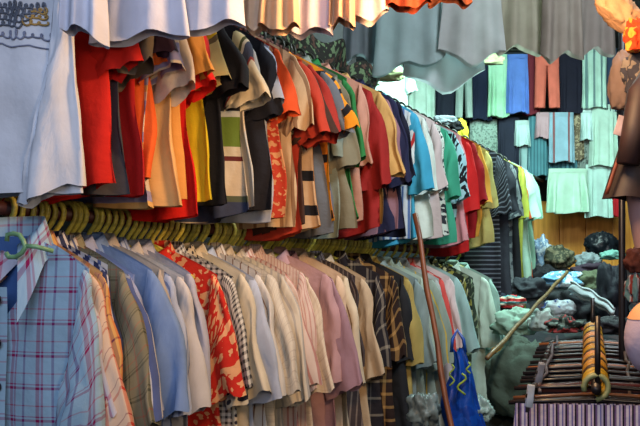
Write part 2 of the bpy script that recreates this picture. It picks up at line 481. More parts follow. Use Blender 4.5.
# pale green tubular hanger in the front shirt's neck
hp = at(17, 246, 2.14)
hg = thing('clothes_hanger', 'pale green tube hanger in the neck of the front blue plaid shirt', 'hanger', hp, RZ)
gm = plain((128, 176, 128), .35)
bm = bmesh.new(); tube(bm, [(-.032, 0, .012), (-.03, 0, .028), (-.012, 0, .03), (.008, 0, .026), (.02, 0, .012), (.026, 0, -.002), (.016, 0, -.016), (-.004, 0, -.026), (-.026, 0, -.026), (-.034, 0, -.016)], .0058, 10)
link('loop', bm, gm, hg)
bm = bmesh.new(); tube(bm, [(.024, 0, 0), (.05, .01, -.002), (.075, .04, -.012)], .0055, 10); link('shoulder_bar', bm, gm, hg)

NV = (34, 36, 54); BK = (26, 26, 32)
UP = [
 (112, 'red short sleeved t-shirt second on the upper rail', so(206,34,24), 'tee', {}),
 (133, 'charcoal grey t-shirt with brown edging beside the red one', so(72,72,78), 'tee', dict(sleeve=so(96,84,70))),
 (144, 'red t-shirt with navy sleeve and white cuff stripes', so(190,30,28), 'tee', dict(sleeve=('bands', [(0,(60,30,44)),(.10,(196,60,40)),(.13,(230,220,210)),(.15,(190,40,30)),(.18,(230,220,210)),(.2,(50,30,50))]))),
 (150, 'orange t-shirt seen as a narrow strip on the upper rail', so(226,96,36), 'tee', {}),
 (168, 'beige t-shirt with lavender and tan horizontal stripes', ('h', .16, [(0,(214,196,170)),(.3,(150,146,184)),(.55,(222,200,170)),(.7,(226,180,110)),(.82,(150,146,184))]), 'tee', {}),
 (181, 'tan t-shirt with off-white flared sleeves', so(226,176,112), 'tee', dict(sleeve=so(216,200,180))),
 (192, 'caramel orange t-shirt with narrow sleeve', so(216,150,72), 'tee', {}),
 (201, 'bright red t-shirt in the middle of the upper rail', so(222,30,20), 'tee', {}),
 (213, 'yellow t-shirt with cream sleeve ending in yellow', so(226,196,30), 'tee', dict(sleeve=('bands', [(0,(232,206,150)),(.13,(236,196,30)),(.17,(120,100,60)),(.19,(214,190,120))]))),
 (230, 'plain black t-shirt left of the banded cream one', so(*BK), 'tee', dict(L=.19)),
 (245, 'cream t-shirt with green, white and navy bands', ('bands', [(0,BK),(.3,BK),(.34,(190,196,190)),(.36,(104,130,50)),(.46,(206,196,170)),(.49,(100,40,40)),(.505,(214,200,176)),(.62,(90,100,80)),(.64,(60,70,100)),(.7,(214,200,176))]), 'tee', dict(sleeve=('bands', [(0,(220,204,150)),(.07,(90,90,50)),(.085,(220,204,170)),(.10,(70,74,90)),(.17,(160,60,50)),(.18,(226,212,180))]))),
 (258, 'light grey blue t-shirt with cream body', vs((222,206,180),(190,196,196),.09,.3), 'tee', dict(sleeve=so(190,188,182))),
 (267, 'black t-shirt right of the light grey blue one', so(28,28,36), 'tee', {}),
 (276, 'pale blue t-shirt behind a black sleeve', so(186,194,208), 'tee', {}),
 (284, 'bright orange t-shirt with red patterned body', ('floral', (190,60,36), (214,150,100), 30), 'tee', dict(sleeve=so(240,92,40))),
 (297, 'beige t-shirt with brown vertical stripes', vs((214,184,144),(150,116,84),.05,.25), 'tee', dict(L=.2)),
 (305, 'dark brown t-shirt right of the beige striped one', so(70,46,36), 'tee', {}),
 (312, 'rust red t-shirt in the right half of the upper rail', so(196,66,44), 'tee', {}),
 (320, 'orange and tan t-shirt with black blocks', ('blocks', .14, [(0,(240,150,30)),(.4,(236,110,70)),(.5,(206,170,130))], .13, .3, BK), 'tee', dict(sleeve=so(170,50,40))),
 (329, 'golden orange t-shirt with black bars on the sleeve', ('blocks', .14, [(0,(236,160,30)),(.5,(240,140,40))], .11, .3, BK), 'tee', dict(sleeve=('h', .07, [(0,(236,150,30)),(.65,BK)]))),
 (337, 'slate grey t-shirt right of the orange barred one', so(104,110,118), 'tee', {}),
 (344, 'olive grey t-shirt beside the slate grey one', so(130,126,104), 'tee', {}),
 (352, 'grey green t-shirt left of the green one', so(132,144,132), 'polo', {}),
 (361, 'plain grass green polo shirt', so(40,120,62), 'polo', {}),
 (369, 'rose tan polo shirt right of the green one', so(190,140,120), 'polo', {}),
 (377, 'dark red polo shirt between tan shirts', so(150,34,32), 'polo', {}),
 (387, 'mustard tan polo shirt with large sleeve', so(200,160,96), 'polo', dict(W=.21)),
 (394, 'dusty mauve t-shirt with long body', so(140,104,116), 'tee', {}),
 (401, 'plain navy polo shirt', so(30,34,66), 'polo', {}),
 (408, 'very dark blue polo shirt beside the navy one', so(20,24,46), 'polo', {}),
 (415, 'white and blue striped t-shirt', vs((190,206,216),(80,110,160),.03,.35), 'tee', dict(sleeve=('bands', [(0,(200,214,216)),(.15,(180,50,50)),(.19,(200,214,216))]))),
 (422, 'bright cyan blue polo shirt', so(60,160,196), 'polo', {}),
 (428, 'white t-shirt right of the cyan polo shirt', so(206,224,216), 'tee', {}),
 (435, 'light grey t-shirt with small print', ('floral', (180,194,190), (120,130,136), 22), 'tee', {}),
 (441, 'pale grey pink t-shirt in the far part of the upper rail', so(196,186,186), 'tee', {}),
 (447, 'black and white spotted t-shirt', ('floral', (196,214,206), (40,46,54), 18), 'tee', {}),
 (453, 'sea green t-shirt with plain body', so(60,160,130), 'tee', {}),
 (459, 'pale blue t-shirt with thick black horizontal bars', hs((160,206,214),BK,.08,.4), 'tee', dict(sleeve=('floral', (160,210,220), BK, 18))),
 (466, 'pink t-shirt left of the bright red one', so(214,150,156), 'tee', {}),
 (472, 'bright red t-shirt in the far part of the upper rail', so(196,34,34), 'tee', {}),
 (479, 'deep red t-shirt behind the bright red one', so(150,24,30), 'tee', {}),
 (486, 'yellow orange t-shirt in the far part of the upper rail', so(220,160,60), 'tee', {}),
 (493, 'pale yellow t-shirt beside the yellow orange one', so(190,180,110), 'tee', {}),
 (503, 'black shirt with fine pale grey horizontal lines', ('h', .03, [(0,(30,30,40)),(.7,(100,106,120))]), 'tee', dict(H=.95)),
 (511, 'plain dark charcoal shirt with long body', so(44,46,56), 'tee', dict(H=.9)),
 (517, 'grey shirt with dark mottled print', ('floral', (120,128,132), (60,66,74), 16), 'tee', dict(H=.95)),
 (523, 'black long shirt near the far end of the upper rail', so(26,28,34), 'tee', dict(H=.98)),
 (528, 'yellow green long shirt near the far end of the upper rail', so(170,176,70), 'tee', dict(H=.95)),
 (533, 'white shirt with orange stripe at the far end of the upper rail', vs((170,206,190),(220,90,50),.1,.2), 'tee', dict(H=.85)),
 (537, 'pale mint shirt last on the upper rail', so(150,200,176), 'tee', dict(H=.75)),
]
blackh = plain((34, 40, 30), .4)
uts = []
for i, (px, lab, pat, kind, kw) in enumerate(UP):
    t = rail_t(px, .27 if kind == 'tee' else .29); uts.append(t)
    rnd = random.Random(500+i)
    far = smooth(320, 370, px); kw.setdefault('out', rnd.uniform(.06, .11)-.03*far); kw.setdefault('L', rnd.uniform(.16, .21)+.10*far); kw.setdefault('H', rnd.uniform(.51, .56)+.015*smooth(200, 330, px))
    shirt(lab, rail_pt(t, ZU+.03+.025*far-rnd.uniform(0, .025)), RZ+rnd.uniform(-.2, .2), pat, kind, 1.24*rnd.uniform(.97, 1.03), seed=300+i, **kw)
    hanger('dark plastic hanger hooked on the upper rail, holding a shirt', rail_pt(t, ZU), RZ, blackh, 1.2, 'dark hangers on the upper rail', thick=.005)
# big white printed tee at the very front
tw = rail_t(58, .27)
s0 = shirt('large white t-shirt with blue-grey script print across its chest, far left', rail_pt(tw, ZU), RZ+.22, so(214,218,226), 'tee', 1.24, seed=77, W=.215, out=.03, L=.43, T=.03, H=.53)
hanger('dark plastic hanger inside the large white printed t-shirt', rail_pt(tw, ZU), RZ+.22, blackh, 1.2)

# ------------------------------------------------------------------ CAMERA / LIGHT
cam = bpy.data.cameras.new('camera'); co = bpy.data.objects.new('camera', cam); C.objects.link(co)
co.location = (0, 0, CZ); co.rotation_euler = (PI/2, 0, 0)
cam.sensor_width = 36; cam.lens = F/640*36; cam.shift_y = (HY-213)/640; cam.clip_start = .05
bpy.context.scene.camera = co

def light(kind, loc, energy, color, size=.2, rot=None, target=None, sy=None):
    l = bpy.data.lights.new(kind.lower()+'_light', kind); l.energy = energy; l.color = color
    o = bpy.data.objects.new(kind.lower()+'_light', l); C.objects.link(o); o.location = loc
    if kind == 'AREA':
        l.size = size
        if sy: l.shape = 'RECTANGLE'; l.size_y = sy
    else: l.shadow_soft_size = size
    if target is not None:
        o.rotation_euler = (Vector(target)-Vector(loc)).to_track_quat('-Z', 'Y').to_euler()
    return o

# print on the white tee: a blotchy emblem over a script line, laid on the cloth
from mathutils.bvhtree import BVHTree
tor = [c for c in s0.children if c.name.startswith('torso')][0]
bvh = BVHTree.FromPolygons([v.co for v in tor.data.vertices], [tuple(p.vertices) for p in tor.data.polygons])
def on(x, z, off=.003):
    h = bvh.ray_cast(Vector((x, -1, z)), Vector((0, 1, 0)))[0]
    return h+Vector((0, -off, 0)) if h else Vector((x, -.05, z))
ZT = -.352
def squig(bm, x0, x1, z, amp, n, r, slope=-.09, ph=0):
    pts = []
    for k in range(n*10+1):
        q = k/(n*10); xx = lerp(x0, x1, q)
        pts.append(on(xx+.006*math.cos(q*n*2*PI+ph), z+slope*(xx-x0)+amp*math.sin(q*n*2*PI+ph)*(1+.5*math.sin(q*n*1.3+ph))))
    tube(bm, pts, r, 5)
ink = plain((130, 136, 160), .8); ink2 = plain((96, 104, 120), .8); ink3 = plain((190, 150, 80), .8)
bm = bmesh.new(); squig(bm, .02, .235, ZT-.004, .008, 11, .0022); squig(bm, .02, .24, ZT-.030, .003, 3, .002, ph=1)
p = link('print', bm, ink, s0); p['label'] = 'blue-grey script lettering print'
bm = bmesh.new()
for k in range(4): squig(bm, .05+.012*k, .15+.02*k, ZT+.02+.013*k, .008, 6+k, .0026, ph=k)
link('print', bm, ink2, s0)
bm = bmesh.new()
for k in range(3): squig(bm, .16+.01*k, .215, ZT+.014+.014*k, .006, 3, .0026, ph=k+2)
link('print', bm, ink3, s0)

# ------------------------------------------------------------------ white and tan garments on a ceiling rail, above the upper row
def hung(label, x0, x1, hy, Y, col, seed, name='blouse', kind='tee', top=-60, dip=.015, tr=0, amp=.012, pl=4, skew=0, cat='blouse', T=.02, slope=0, wave=.01):
    xc = (x0+x1)/2; a = at(xc, top, Y); w = (x1-x0)/2/F*Y
    b = at(xc, hy, Y)
    return skirt(label, a, 0, col, w=w*.8, h=a.z-b.z, flare=w*.2, pleats=pl, amp=amp, seed=seed, name=name, cat=cat, T=T, hemdip=dip, tr=tr, droop=slope, wave=wave)
bm = bmesh.new(); tube(bm, [at(-60, -62, 1.9), at(520, -62, 2.7)], .014, 12)
tag(link('clothes_rail', bm, pipe), 'cross rail under the ceiling carrying the white blouses, top left', 'rail')
whites = [
 ('blue-white blouse at the left of the top row, beside the large printed t-shirt', 60, 108, 34, 2.62, so(206,210,226), .0, .02),
 ('wide blue-white blouse hanging above the red t-shirts', 88, 190, 39, 2.56, so(200,206,226), .0, -.012),
 ('blue-white blouse with raised hem above the black t-shirt', 170, 246, 29, 2.58, so(204,208,226), .0, -.01),
 ('narrow cream cloth strip between blue-white blouses', 240, 268, 30, 2.64, so(236,214,190), .0, .01),
 ('tan blouse hem behind the pale lilac one', 258, 300, 30, 2.68, so(222,180,140), .0, .0),
 ('pale lilac blouse hanging lowest in the middle of the top row', 287, 333, 33, 2.58, so(220,206,214), .0, .0),
 ('beige blouse hem right of the pale lilac blouse', 328, 356, 24, 2.68, so(206,166,134), .0, .0),
 ('pinkish white blouse with rounded hem in the top row', 340, 389, 13, 2.6, so(232,204,196), .02, .0),
 ('rust orange garment hem at the top, right of the pinkish blouse', 384, 432, 8, 2.66, so(160,66,36), .0, -.006),
 ('brown orange garment hem at the right end of the top row', 428, 472, 2, 2.66, so(130,70,46), .0, .0),
]
for i, (lab, x0, x1, hy, Y, col, dip, sl) in enumerate(whites):
    Y = 1.9+.8*((x0+x1)/2+60)/580+(.035 if i % 2 else -.035)
    hung(lab, x0, x1, hy, Y, col, 900+i, dip=dip, slope=sl)

# dark leaf patterned scarf draped along the upper rail
bm = new()
def fn(u, v):
    t = lerp(1.15, 2.75, u); p = P0+D*t+N_*(-.03+.03*math.sin(22*u+3*v)-.05*v)
    return Vector((p.x, p.y, ZU+.16-.02*math.sin(9*u)+.03*math.sin(31*u)-.26*v)), (t, v*.3)
grid(bm, 80, 12, fn)
tag(link('patterned_scarf', bm, cloth(('floral', (30, 34, 28), (92, 116, 84), 24, (80, 60, 50)))), 'dark scarf with green leaf pattern draped along the upper rail', 'scarf')

# grey see-through slips under the ceiling in mid distance
bm = bmesh.new(); tube(bm, [at(330, -38, 4.7), at(640, -38, 4.7)], .014, 12)
tag(link('clothes_rail', bm, pipe), 'cross rail under the ceiling carrying the grey slips', 'rail')
slips = [
 ('dark grey slip at the left end of the grey row', 342, 378, 56, 4.75, so(130,140,146), .02, .0),
 ('blue-grey slip with slanting hem second from the left of the grey row', 372, 446, 62, 4.65, so(168,190,192), .03, -.05),
 ('long pale grey slip with swagged hem hanging lowest of the grey row', 402, 486, 76, 4.78, so(206,216,220), .06, -.01),
 ('mid grey slip with wavy hem in the centre of the grey row', 438, 506, 54, 4.6, so(184,190,190), .03, .0),
 ('olive grey slip above the salmon trousers', 496, 548, 48, 4.7, so(164,160,146), .02, .0),
 ('taupe grey slip second from the right of the grey row', 540, 584, 54, 4.6, so(156,148,140), .02, .0),
 ('brown grey slip at the right end of the grey row', 574, 616, 50, 4.7, so(150,142,138), .02, .0),
]
for i, (lab, x0, x1, hy, Y, col, dip, sl) in enumerate(slips):
    hung(lab, x0, x1, hy, Y, col, 950+i, name='slip', cat='slip', top=-36, dip=dip, tr=.6, amp=.022, pl=4, wave=.03, slope=sl)

# ------------------------------------------------------------------ back wall rows
YB = 8.45
def rail_x(x0, x1, y, Y, lab):
    bm = bmesh.new(); tube(bm, [at(x0, y, Y), at(x1, y, Y)], .015, 10); tag(link('clothes_rail', bm, blackh), lab, 'rail')
rail_x(352, 632, 50, YB, 'top rail on the back wall above the trousers and skirts')
rail_x(462, 628, 113, YB+.12, 'middle rail on the back wall')
rail_x(530, 628, 168, YB+.12, 'lowest rail on the back wall above the white ruffled skirts')
def bk(fn, lab, x0, x1, y0, y1, Y, pat, seed, **kw):
    p = at((x0+x1)/2, y0, Y); w = (x1-x0)/2/F*Y; h = (y1-y0)/F*Y
    if fn == 't': return trousers(lab, p, 0, pat, w=w, h=h, seed=seed)
    fl = kw.pop('fl', .12)
    return skirt(lab, p, 0, pat, w=w*(1-fl), h=h, flare=w*fl, seed=seed, T=.02, **kw)
B = [
 ('s','white lace blouse at the left end of the back wall top row',378,404,62,120,YB,('floral',(200,228,214),(160,200,184),22),{}),
 ('s','pale green-white blouse left of the black skirt on the back wall',402,436,60,122,YB-.05,so(190,222,206),{}),
 ('s','plain black skirt on the back wall top row, left part',433,462,62,121,YB,so(30,36,50),{}),
 ('t','light grey-green trousers between black and navy skirts',456,472,60,118,YB-.06,so(160,186,176),{}),
 ('s','dark navy skirt left of the mint trousers on the back wall',468,493,60,120,YB,so(26,36,60),{}),
 ('s','pale mint skirt left of the blue one',487,510,56,117,YB-.05,so(170,226,190),{}),
 ('s','bright blue skirt on the back wall top row',506,529,56,113,YB-.08,so(92,130,206),{}),
 ('s','maroon skirt partly behind the salmon trousers',522,540,56,115,YB,so(110,38,50),{}),
 ('t','salmon orange trousers on the back wall top row',535,559,52,108,YB-.08,so(216,112,92),{}),
 ('s','wide black skirt right of the salmon trousers',556,588,56,113,YB,so(26,26,42),{}),
 ('s','mint and grey striped skirt right of the wide black one',581,608,50,108,YB-.06,vs((180,216,200),(110,140,140),.07,.3),{}),
 ('s','slate blue skirt at the right end of the back wall top row',603,618,50,112,YB,so(56,74,98),{}),
 ('s','speckled pale green skirt on the middle row, left end',468,499,121,176,YB+.08,('floral',(160,190,176),(120,146,136),30),{}),
 ('s','dark charcoal skirt beside the speckled pale green one',497,521,119,176,YB+.04,so(40,46,62),{}),
 ('s','small white blouse hanging on the middle row',514,530,122,146,YB,so(190,220,216),{}),
 ('s','white long skirt behind the small white blouse',518,531,130,174,YB+.06,so(150,186,186),{}),
 ('s','teal pleated skirt left of the pink-grey blouse',527,548,118,176,YB+.03,vs((84,140,150),(60,110,120),.03,.4),dict(pleats=14)),
 ('s','pink-grey blouse on the middle row',535,551,114,138,YB-.02,so(190,160,166),{}),
 ('s','pale blue jacket open over a brown top on the middle row',548,575,114,162,YB-.04,('v',.14,[(0,(146,184,200)),(.38,(140,90,90)),(.52,(146,184,200))]),{}),
 ('s','teal pleated skirt below the pale blue jacket',545,578,148,179,YB+.04,vs((74,124,136),(46,88,100),.04,.4),dict(pleats=14)),
 ('s','brown and beige patterned skirt between pale garments',571,584,112,160,YB+.04,('floral',(110,100,80),(170,160,130),24),{}),
 ('s','small plain white blouse right of the brown patterned skirt',580,593,110,140,YB-.02,so(196,226,222),{}),
 ('s','mint white jacket on the middle row, right end',589,618,106,166,YB-.02,so(186,220,204),{}),
 ('s','grey patterned skirt hem below the mint white jacket',576,612,140,175,YB+.06,('floral',(130,146,140),(90,100,96),20),{}),
 ('s','white ruffled skirt lowest on the back wall, left',544,592,170,213,YB-.02,so(190,228,206),dict(pleats=9,amp=.045,fl=.2)),
 ('s','plain white skirt lowest on the back wall, right',584,614,166,217,YB+.03,so(186,222,212),{}),
 ('s','red skirt at the right end beyond the plain white skirt',610,624,186,216,YB+.03,so(180,30,40),{}),
]
for i, (k, lab, x0, x1, y0, y1, Y, pat, kw) in enumerate(B):
    bk(k, lab, x0, x1, y0, y1, Y, pat, 40+i, **kw)
shirt('white short sleeved blouse hanging behind the grey slips, left', at(384, 55, 6.9), 0, so(196,226,216), 'tee', .9, seed=61)
hung('white cone shaped cloth hanging between two grey slips', 368, 398, 66, 6.2, so(200,230,222), 62, top=-10, name='hanging_cloth', cat='cloth', tr=.2)
crumple('folded_cloth', 'olive cream folded cloth behind the grey slips', 'cloth', at(388, 76, 5.9), (.11, .05, .05), so(170,176,130), 63)
crumple('folded_shirt', 'lime and black striped top above the navy polo shirts', 'top', at(366, 84, 5.2), (.07, .05, .035), ('h', .02, [(0,(150,190,90)),(.6,(50,60,40))]), 64)
crumple('folded_cloth', 'cream folded cloth under the grey slips above the mint skirt', 'cloth', at(491, 60, 7.6), (.11, .05, .06), so(186,200,150), 65)
crumple('knitted_hat', 'yellow knitted hat at the far end of the upper rail', 'hat', at(462, 134, 6.9), (.05, .05, .11), so(190,180,50), 66)
crumple('cap', 'black cap at the far end of the upper rail', 'hat', at(454, 127, 6.7), (.07, .05, .05), so(20,22,26), 67)
crumple('cap', 'grey cap on top of the far upper shirts', 'hat', at(444, 121, 6.6), (.09, .05, .05), so(120,130,136), 68)

# ------------------------------------------------------------------ heap of clothes
bm = new()
def fn(u, v):
    Y = lerp(5.0, 8.85, v); X = lerp(.75+1.0*v, 3.85, u)
    z = lerp(.85, 1.42, smooth(0, 1, v))
    if X < 1.1: z -= (1.1-X)*.2
    e = min(1, min(v, 1)/.08, u/.1)
    z += .06*noise.noise(Vector((X*3, Y*3, 0)))+.03*noise.noise(Vector((X*8, Y*8, 2)))
    return Vector((X, Y, lerp(.0, z, smooth(0, 1, e)))), (X, Y)
grid(bm, 70, 80, fn)
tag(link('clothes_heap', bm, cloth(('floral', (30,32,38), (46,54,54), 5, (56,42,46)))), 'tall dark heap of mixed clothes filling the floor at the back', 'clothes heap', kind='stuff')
heap = [
 ('glossy_bag','glossy black round bag on the heap against the orange boards','bag',(602,246),(16,14),7.6,so(18,22,28),.35,.12),
 ('crumpled_cloth','grey-white bundle left of the black round bag','cloth',(588,263),(12,10),7.3,so(120,134,138),.8,.4),
 ('crumpled_cloth','dark plum cloth lying below the black round bag','cloth',(596,272),(22,8),7.1,so(52,40,54),.8,.4),
 ('crumpled_cloth','blue and white patterned cloth leaning beside the hanging shirts','cloth',(541,256),(10,18),7.6,('floral',(110,134,160),(176,190,200),16),.8,.4),
 ('crumpled_cloth','olive brown patterned cloth on the upper left of the heap','cloth',(556,259),(14,13),7.5,('floral',(60,64,50),(110,106,84),20),.8,.4),
 ('crumpled_cloth','black cloth bundle under the olive brown one','cloth',(543,276),(13,10),7.0,so(26,28,34),.8,.4),
 ('crumpled_cloth','light blue and white cloth in the middle of the heap','cloth',(563,281),(19,9),6.6,('floral',(110,170,206),(196,214,220),10),.8,.4),
 ('crumpled_cloth','olive green cloth right of the light blue one','cloth',(593,283),(16,11),6.6,so(82,92,70),.8,.3),
 ('crumpled_cloth','large black cloth under the long white strip','cloth',(577,309),(24,20),5.8,so(30,34,38),.8,.4),
 ('crumpled_cloth','black coat lying at the right of the heap','coat',(612,300),(15,34),5.6,so(22,26,36),.8,.3),
 ('crumpled_cloth','small teal cloth at the upper right of the heap','cloth',(612,256),(12,5),6.8,so(100,150,140),.8,.4),
 ('crumpled_cloth','dark grey cloth behind the bamboo stick','cloth',(530,290),(18,12),6.4,so(48,54,60),.8,.4),
 ('crumpled_cloth','red and teal striped cloth at the left of the heap','cloth',(512,303),(13,7),6.0,('h',.05,[(0,(180,50,50)),(.4,(90,150,150)),(.7,(190,170,150))]),.8,.4),
 ('crumpled_cloth','pale mint cloth spread at the lower left of the heap','cloth',(516,324),(21,15),5.4,so(140,176,158),.8,.4),
 ('crumpled_cloth','grey-white cloth with a blue patch below the light blue one','cloth',(559,310),(15,11),5.6,('floral',(170,184,190),(50,70,130),7),.8,.3),
 ('crumpled_cloth','white cloth with dark folds in the front of the heap','cloth',(541,322),(11,12),5.2,so(170,190,184),.8,.5),
 ('crumpled_cloth','mottled dark green cloth with red bits near the rack','cloth',(566,326),(18,9),4.9,('floral',(40,50,46),(150,60,60),22,(110,130,120)),.8,.5),
 ('crumpled_cloth','black folded cloth beyond the far end of the right rack','cloth',(612,327),(26,10),4.4,so(22,24,32),.7,.3),
 ('crumpled_cloth','dark blue cloth at the left foot of the heap','cloth',(498,308),(12,14),6.1,so(30,38,56),.8,.4),
]
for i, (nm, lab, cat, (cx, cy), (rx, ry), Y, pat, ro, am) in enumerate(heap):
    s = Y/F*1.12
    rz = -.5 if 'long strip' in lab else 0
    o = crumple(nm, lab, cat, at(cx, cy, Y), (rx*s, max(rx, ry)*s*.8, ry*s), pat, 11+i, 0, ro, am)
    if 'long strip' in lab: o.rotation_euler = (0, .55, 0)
bm = new()
def fn(u, v):
    p = at(lerp(570, 613, u), lerp(288, 313, u)-3*math.sin(3*u), lerp(5.6, 4.95, u))
    return p+Vector((.01*math.sin(9*v), -.02*math.sin(PI*v)+.012*math.sin(14*v+5*u), (.5-v)*lerp(.085, .06, u)+.006*math.sin(17*u))), (u*.5, v*.1)
grid(bm, 40, 14, fn)
tag(link('folded_cloth', bm, cloth(so(168, 180, 186)), solid=.01), 'white cloth folded into a long strip across the black clothes of the heap', 'cloth')
s = 4.5/F
crumple('cloth_sack', 'big grey-green stuffed sack at the foot of the heap', 'sack', at(526, 384, 4.5), (42*s, .2, 48*s), so(70,88,76), 5, amp=.2, fold=.09)
o = crumple('dark_filler', 'large dark bundle added to fill the dark space below the grey-green sack', 'bundle', (1.0, 4.45, .26), (.42, .34, .42), so(26,32,32), 8, amp=.15, fold=.06)  # added mass standing in for the darkness under the sack
crumple('plastic_bag', 'crumpled white plastic bag on the floor beside the blue bag', 'bag', at(480, 412, 4.2), (.06, .07, .08), so(150,176,170), 9, rough=.3, amp=.4, fold=.2)
crumple('plastic_bag', 'crumpled clear white plastic bag left of the leaning brown pole', 'bag', at(424, 412, 4.0), (.075, .06, .10), so(120,136,136), 19, rough=.3, amp=.4, fold=.2)
# blue bag
bb = thing('shopping_bag', 'bright blue shopping bag with yellow-green print hanging by the lower shirts', 'bag', at(459, 350, 4.15))
bm = new(); s = 4.15/F
def fn(a, v):
    ang = a*2*PI; c, sn = math.cos(ang), math.sin(ang); u = math.copysign(abs(c)**.8, c)
    w = lerp(7, 21, smooth(0, .75, v))*s; fold = .012*math.sin(7*u+4*v)+.008*math.sin(15*u-6*v)
    return Vector((u*w+.03*v+(.012*math.sin(8*v)), sn*lerp(.02, .07, v)+fold, -v*92*s+.01*math.sin(5*u))), (u*w, -v*.43)
grid(bm, 48, 24, fn, closed=True); bm.faces.new([v for v in bm.verts[-48:]])
link('bag_body', bm, cloth(('floral', (20,74,170), (18,60,150), 9, (20,74,170)), .35), bb)
bm = bmesh.new()
tube(bm, [(-.045+.012*math.sin(q*1.3), -.078, -.06-.012*q) for q in range(9)], .004, 6); tube(bm, [(.0+.02*math.sin(q*.9), -.080, -.10-.012*q) for q in range(9)], .005, 6); tube(bm, [(.03+.01*math.sin(q*1.5), -.078, -.05-.01*q) for q in range(6)], .004, 6)
link('print', bm, plain((160, 186, 60), .5), bb)
bm = bmesh.new(); tube(bm, [(-.035, 0, -.01), (-.03, 0, .05), (-.005, .02, .09), (.02, 0, .05), (.03, 0, -.01)], .008, 8)
link('handle', bm, plain((30, 86, 180), .35), bb)

# poles
def pole(lab, a, b, r, mat, name='wooden_pole'):
    bm = bmesh.new(); a, b = Vector(a), Vector(b); n = 14
    pts = [a.lerp(b, k/n)+Vector((.004*math.sin(k*1.7), 0, 0)) for k in range(n+1)]
    tube(bm, pts, [r*(1+(.12 if k % 3 == 0 else 0)) for k in range(n+1)], 10)
    tag(link(name, bm, mat), lab, 'pole')
a, b = at(415, 214, 4.1), at(453, 440, 3.75)
pole('reddish brown wooden pole leaning against the left rack', a, a+(b-a)*(a.z/(a.z-b.z)), .012, wood((84,44,26), (128,72,40)))
pole('tan bamboo stick lying against the heap of clothes', at(567, 272, 6.0), at(488, 358, 4.12), .011, wood((84,64,36), (120,96,52)), 'bamboo_stick')

# ------------------------------------------------------------------ right foreground rack of skirts on clip hangers
RA = Vector((.69, 2.25, 1.037)); RB = Vector((1.03, 3.4, 1.115)); RD = (RB-RA)
rr = math.atan2(-RD.x, RD.y)
bm = bmesh.new(); tube(bm, [RA-RD*.03, RB+RD*.1], .012, 12)
tag(link('clothes_rail', bm, plain((30, 26, 28), .4)), 'black rail seen end-on, carrying skirts on yellow hooks', 'rail')
for lab, p, z1 in (('thin black upright rod standing on the near end of the right rack', RA+Vector((.004,-.0,0)), 1.215), ('thin black upright rod at the far end of the right rack', RB, 1.24)):
    bm = bmesh.new(); tube(bm, [p+Vector((0, 0, -.02)), (p.x, p.y, z1)], .0075, 8); tag(link('support_rod', bm, plain((24, 18, 20), .4)), lab, 'rod')
barc = [(56,34,30),(30,26,28),(110,70,44),(24,22,24),(80,30,30),(150,92,50),(34,30,36),(64,44,36),(22,22,28),(160,110,50)]
barn = ['brown','black','tan','dark','dark red','orange brown','charcoal','chestnut','near-black','golden']
hkc = [(150,160,110),(196,160,40),(204,150,44),(200,150,60),(190,150,30),(206,164,40),(196,140,30),(214,150,90)]
skc = [(26,24,30),(38,30,32),(30,34,50),(54,26,32),(22,22,26),(60,44,36),(34,36,40)]
skn = ['black','dark brown','navy','wine red','jet black','brown','charcoal']
nh = 24; _p = {}
ordn = ['first','second','third','fourth','fifth','sixth','seventh','eighth','ninth','tenth','eleventh','twelfth','thirteenth','fourteenth','fifteenth','sixteenth','seventeenth','eighteenth','nineteenth','twentieth','twenty-first','twenty-second','twenty-third','twenty-fourth']
for i in range(nh):
    rnd = random.Random(700+i); q = i/(nh-1); p = RA.lerp(RB, q); near = i == 0
    rz = rnd.uniform(-.13, .13)-.12
    if near: rz = -.12
    bw = .215*(1-.12*q)
    bc = 1 if near else rnd.choice([0, 1, 1, 3, 3, 4, 5, 6, 6, 7, 8, 8, 2]); hc = 0 if near else 1+rnd.randrange(7)
    t = thing('clip_hanger', '%s clip hanger bar on the right rack, %s from the front' % (barn[bc], ordn[i]), 'hanger', p, rz)
    bm = bmesh.new()
    hr = .030 if near else .027
    tube(bm, [(hr*math.cos(a), 0, hr*math.sin(a)) for a in [math.radians(200-24*k) for k in range(12)]]+[(0, 0, -.032)], .0085 if not near else .007, 8)
    link('hook', bm, plain(hkc[hc] if near or i % 3 else (70, 50, 24), .45), t)  # every third hook dark brown, colouring in the dark gaps between yellow hooks
    bm = bmesh.new(); dz = -.036+rnd.uniform(-.008, .006)*(not near)
    tube(bm, [(-bw, 0, dz-.006), (-bw*.5, 0, dz), (0, 0, dz+.006), (bw*.5, 0, dz), (bw, 0, dz-.006)], .0055, 8)
    link('bar', bm, plain(barc[bc], .3), t)
    for sx in (-1, 1):
        bm = bmesh.new(); box(bm, (sx*bw*.78, 0, dz-.012), (.014, .024, .035), .003)
        link('clip', bm, plain((40, 34, 34) if not near else (44, 36, 40), .35), t)
    if near:
        skirt('white, lilac and dark vertically striped skirt on the front hanger of the right rack', p+Vector((0, -.004, -.042)), rz, ('v', .023, [(0,(216,208,222)),(.28,(110,104,170)),(.42,(206,190,206)),(.62,(26,20,36)),(.8,(120,96,140))]), w=.2, h=.55, flare=.03, pleats=19, amp=.011, seed=5, T=.012, band=False)
    else:
        kc = rnd.randrange(7)
        skirt('%s skirt on the right rack, %s from the front' % (skn[kc], ordn[i]), p+Vector((0, 0, -.052)), rz, so(*skc[kc]), w=bw*.88, h=.5, flare=.03, pleats=6, amp=.006, seed=800+i, T=.01, band=False)
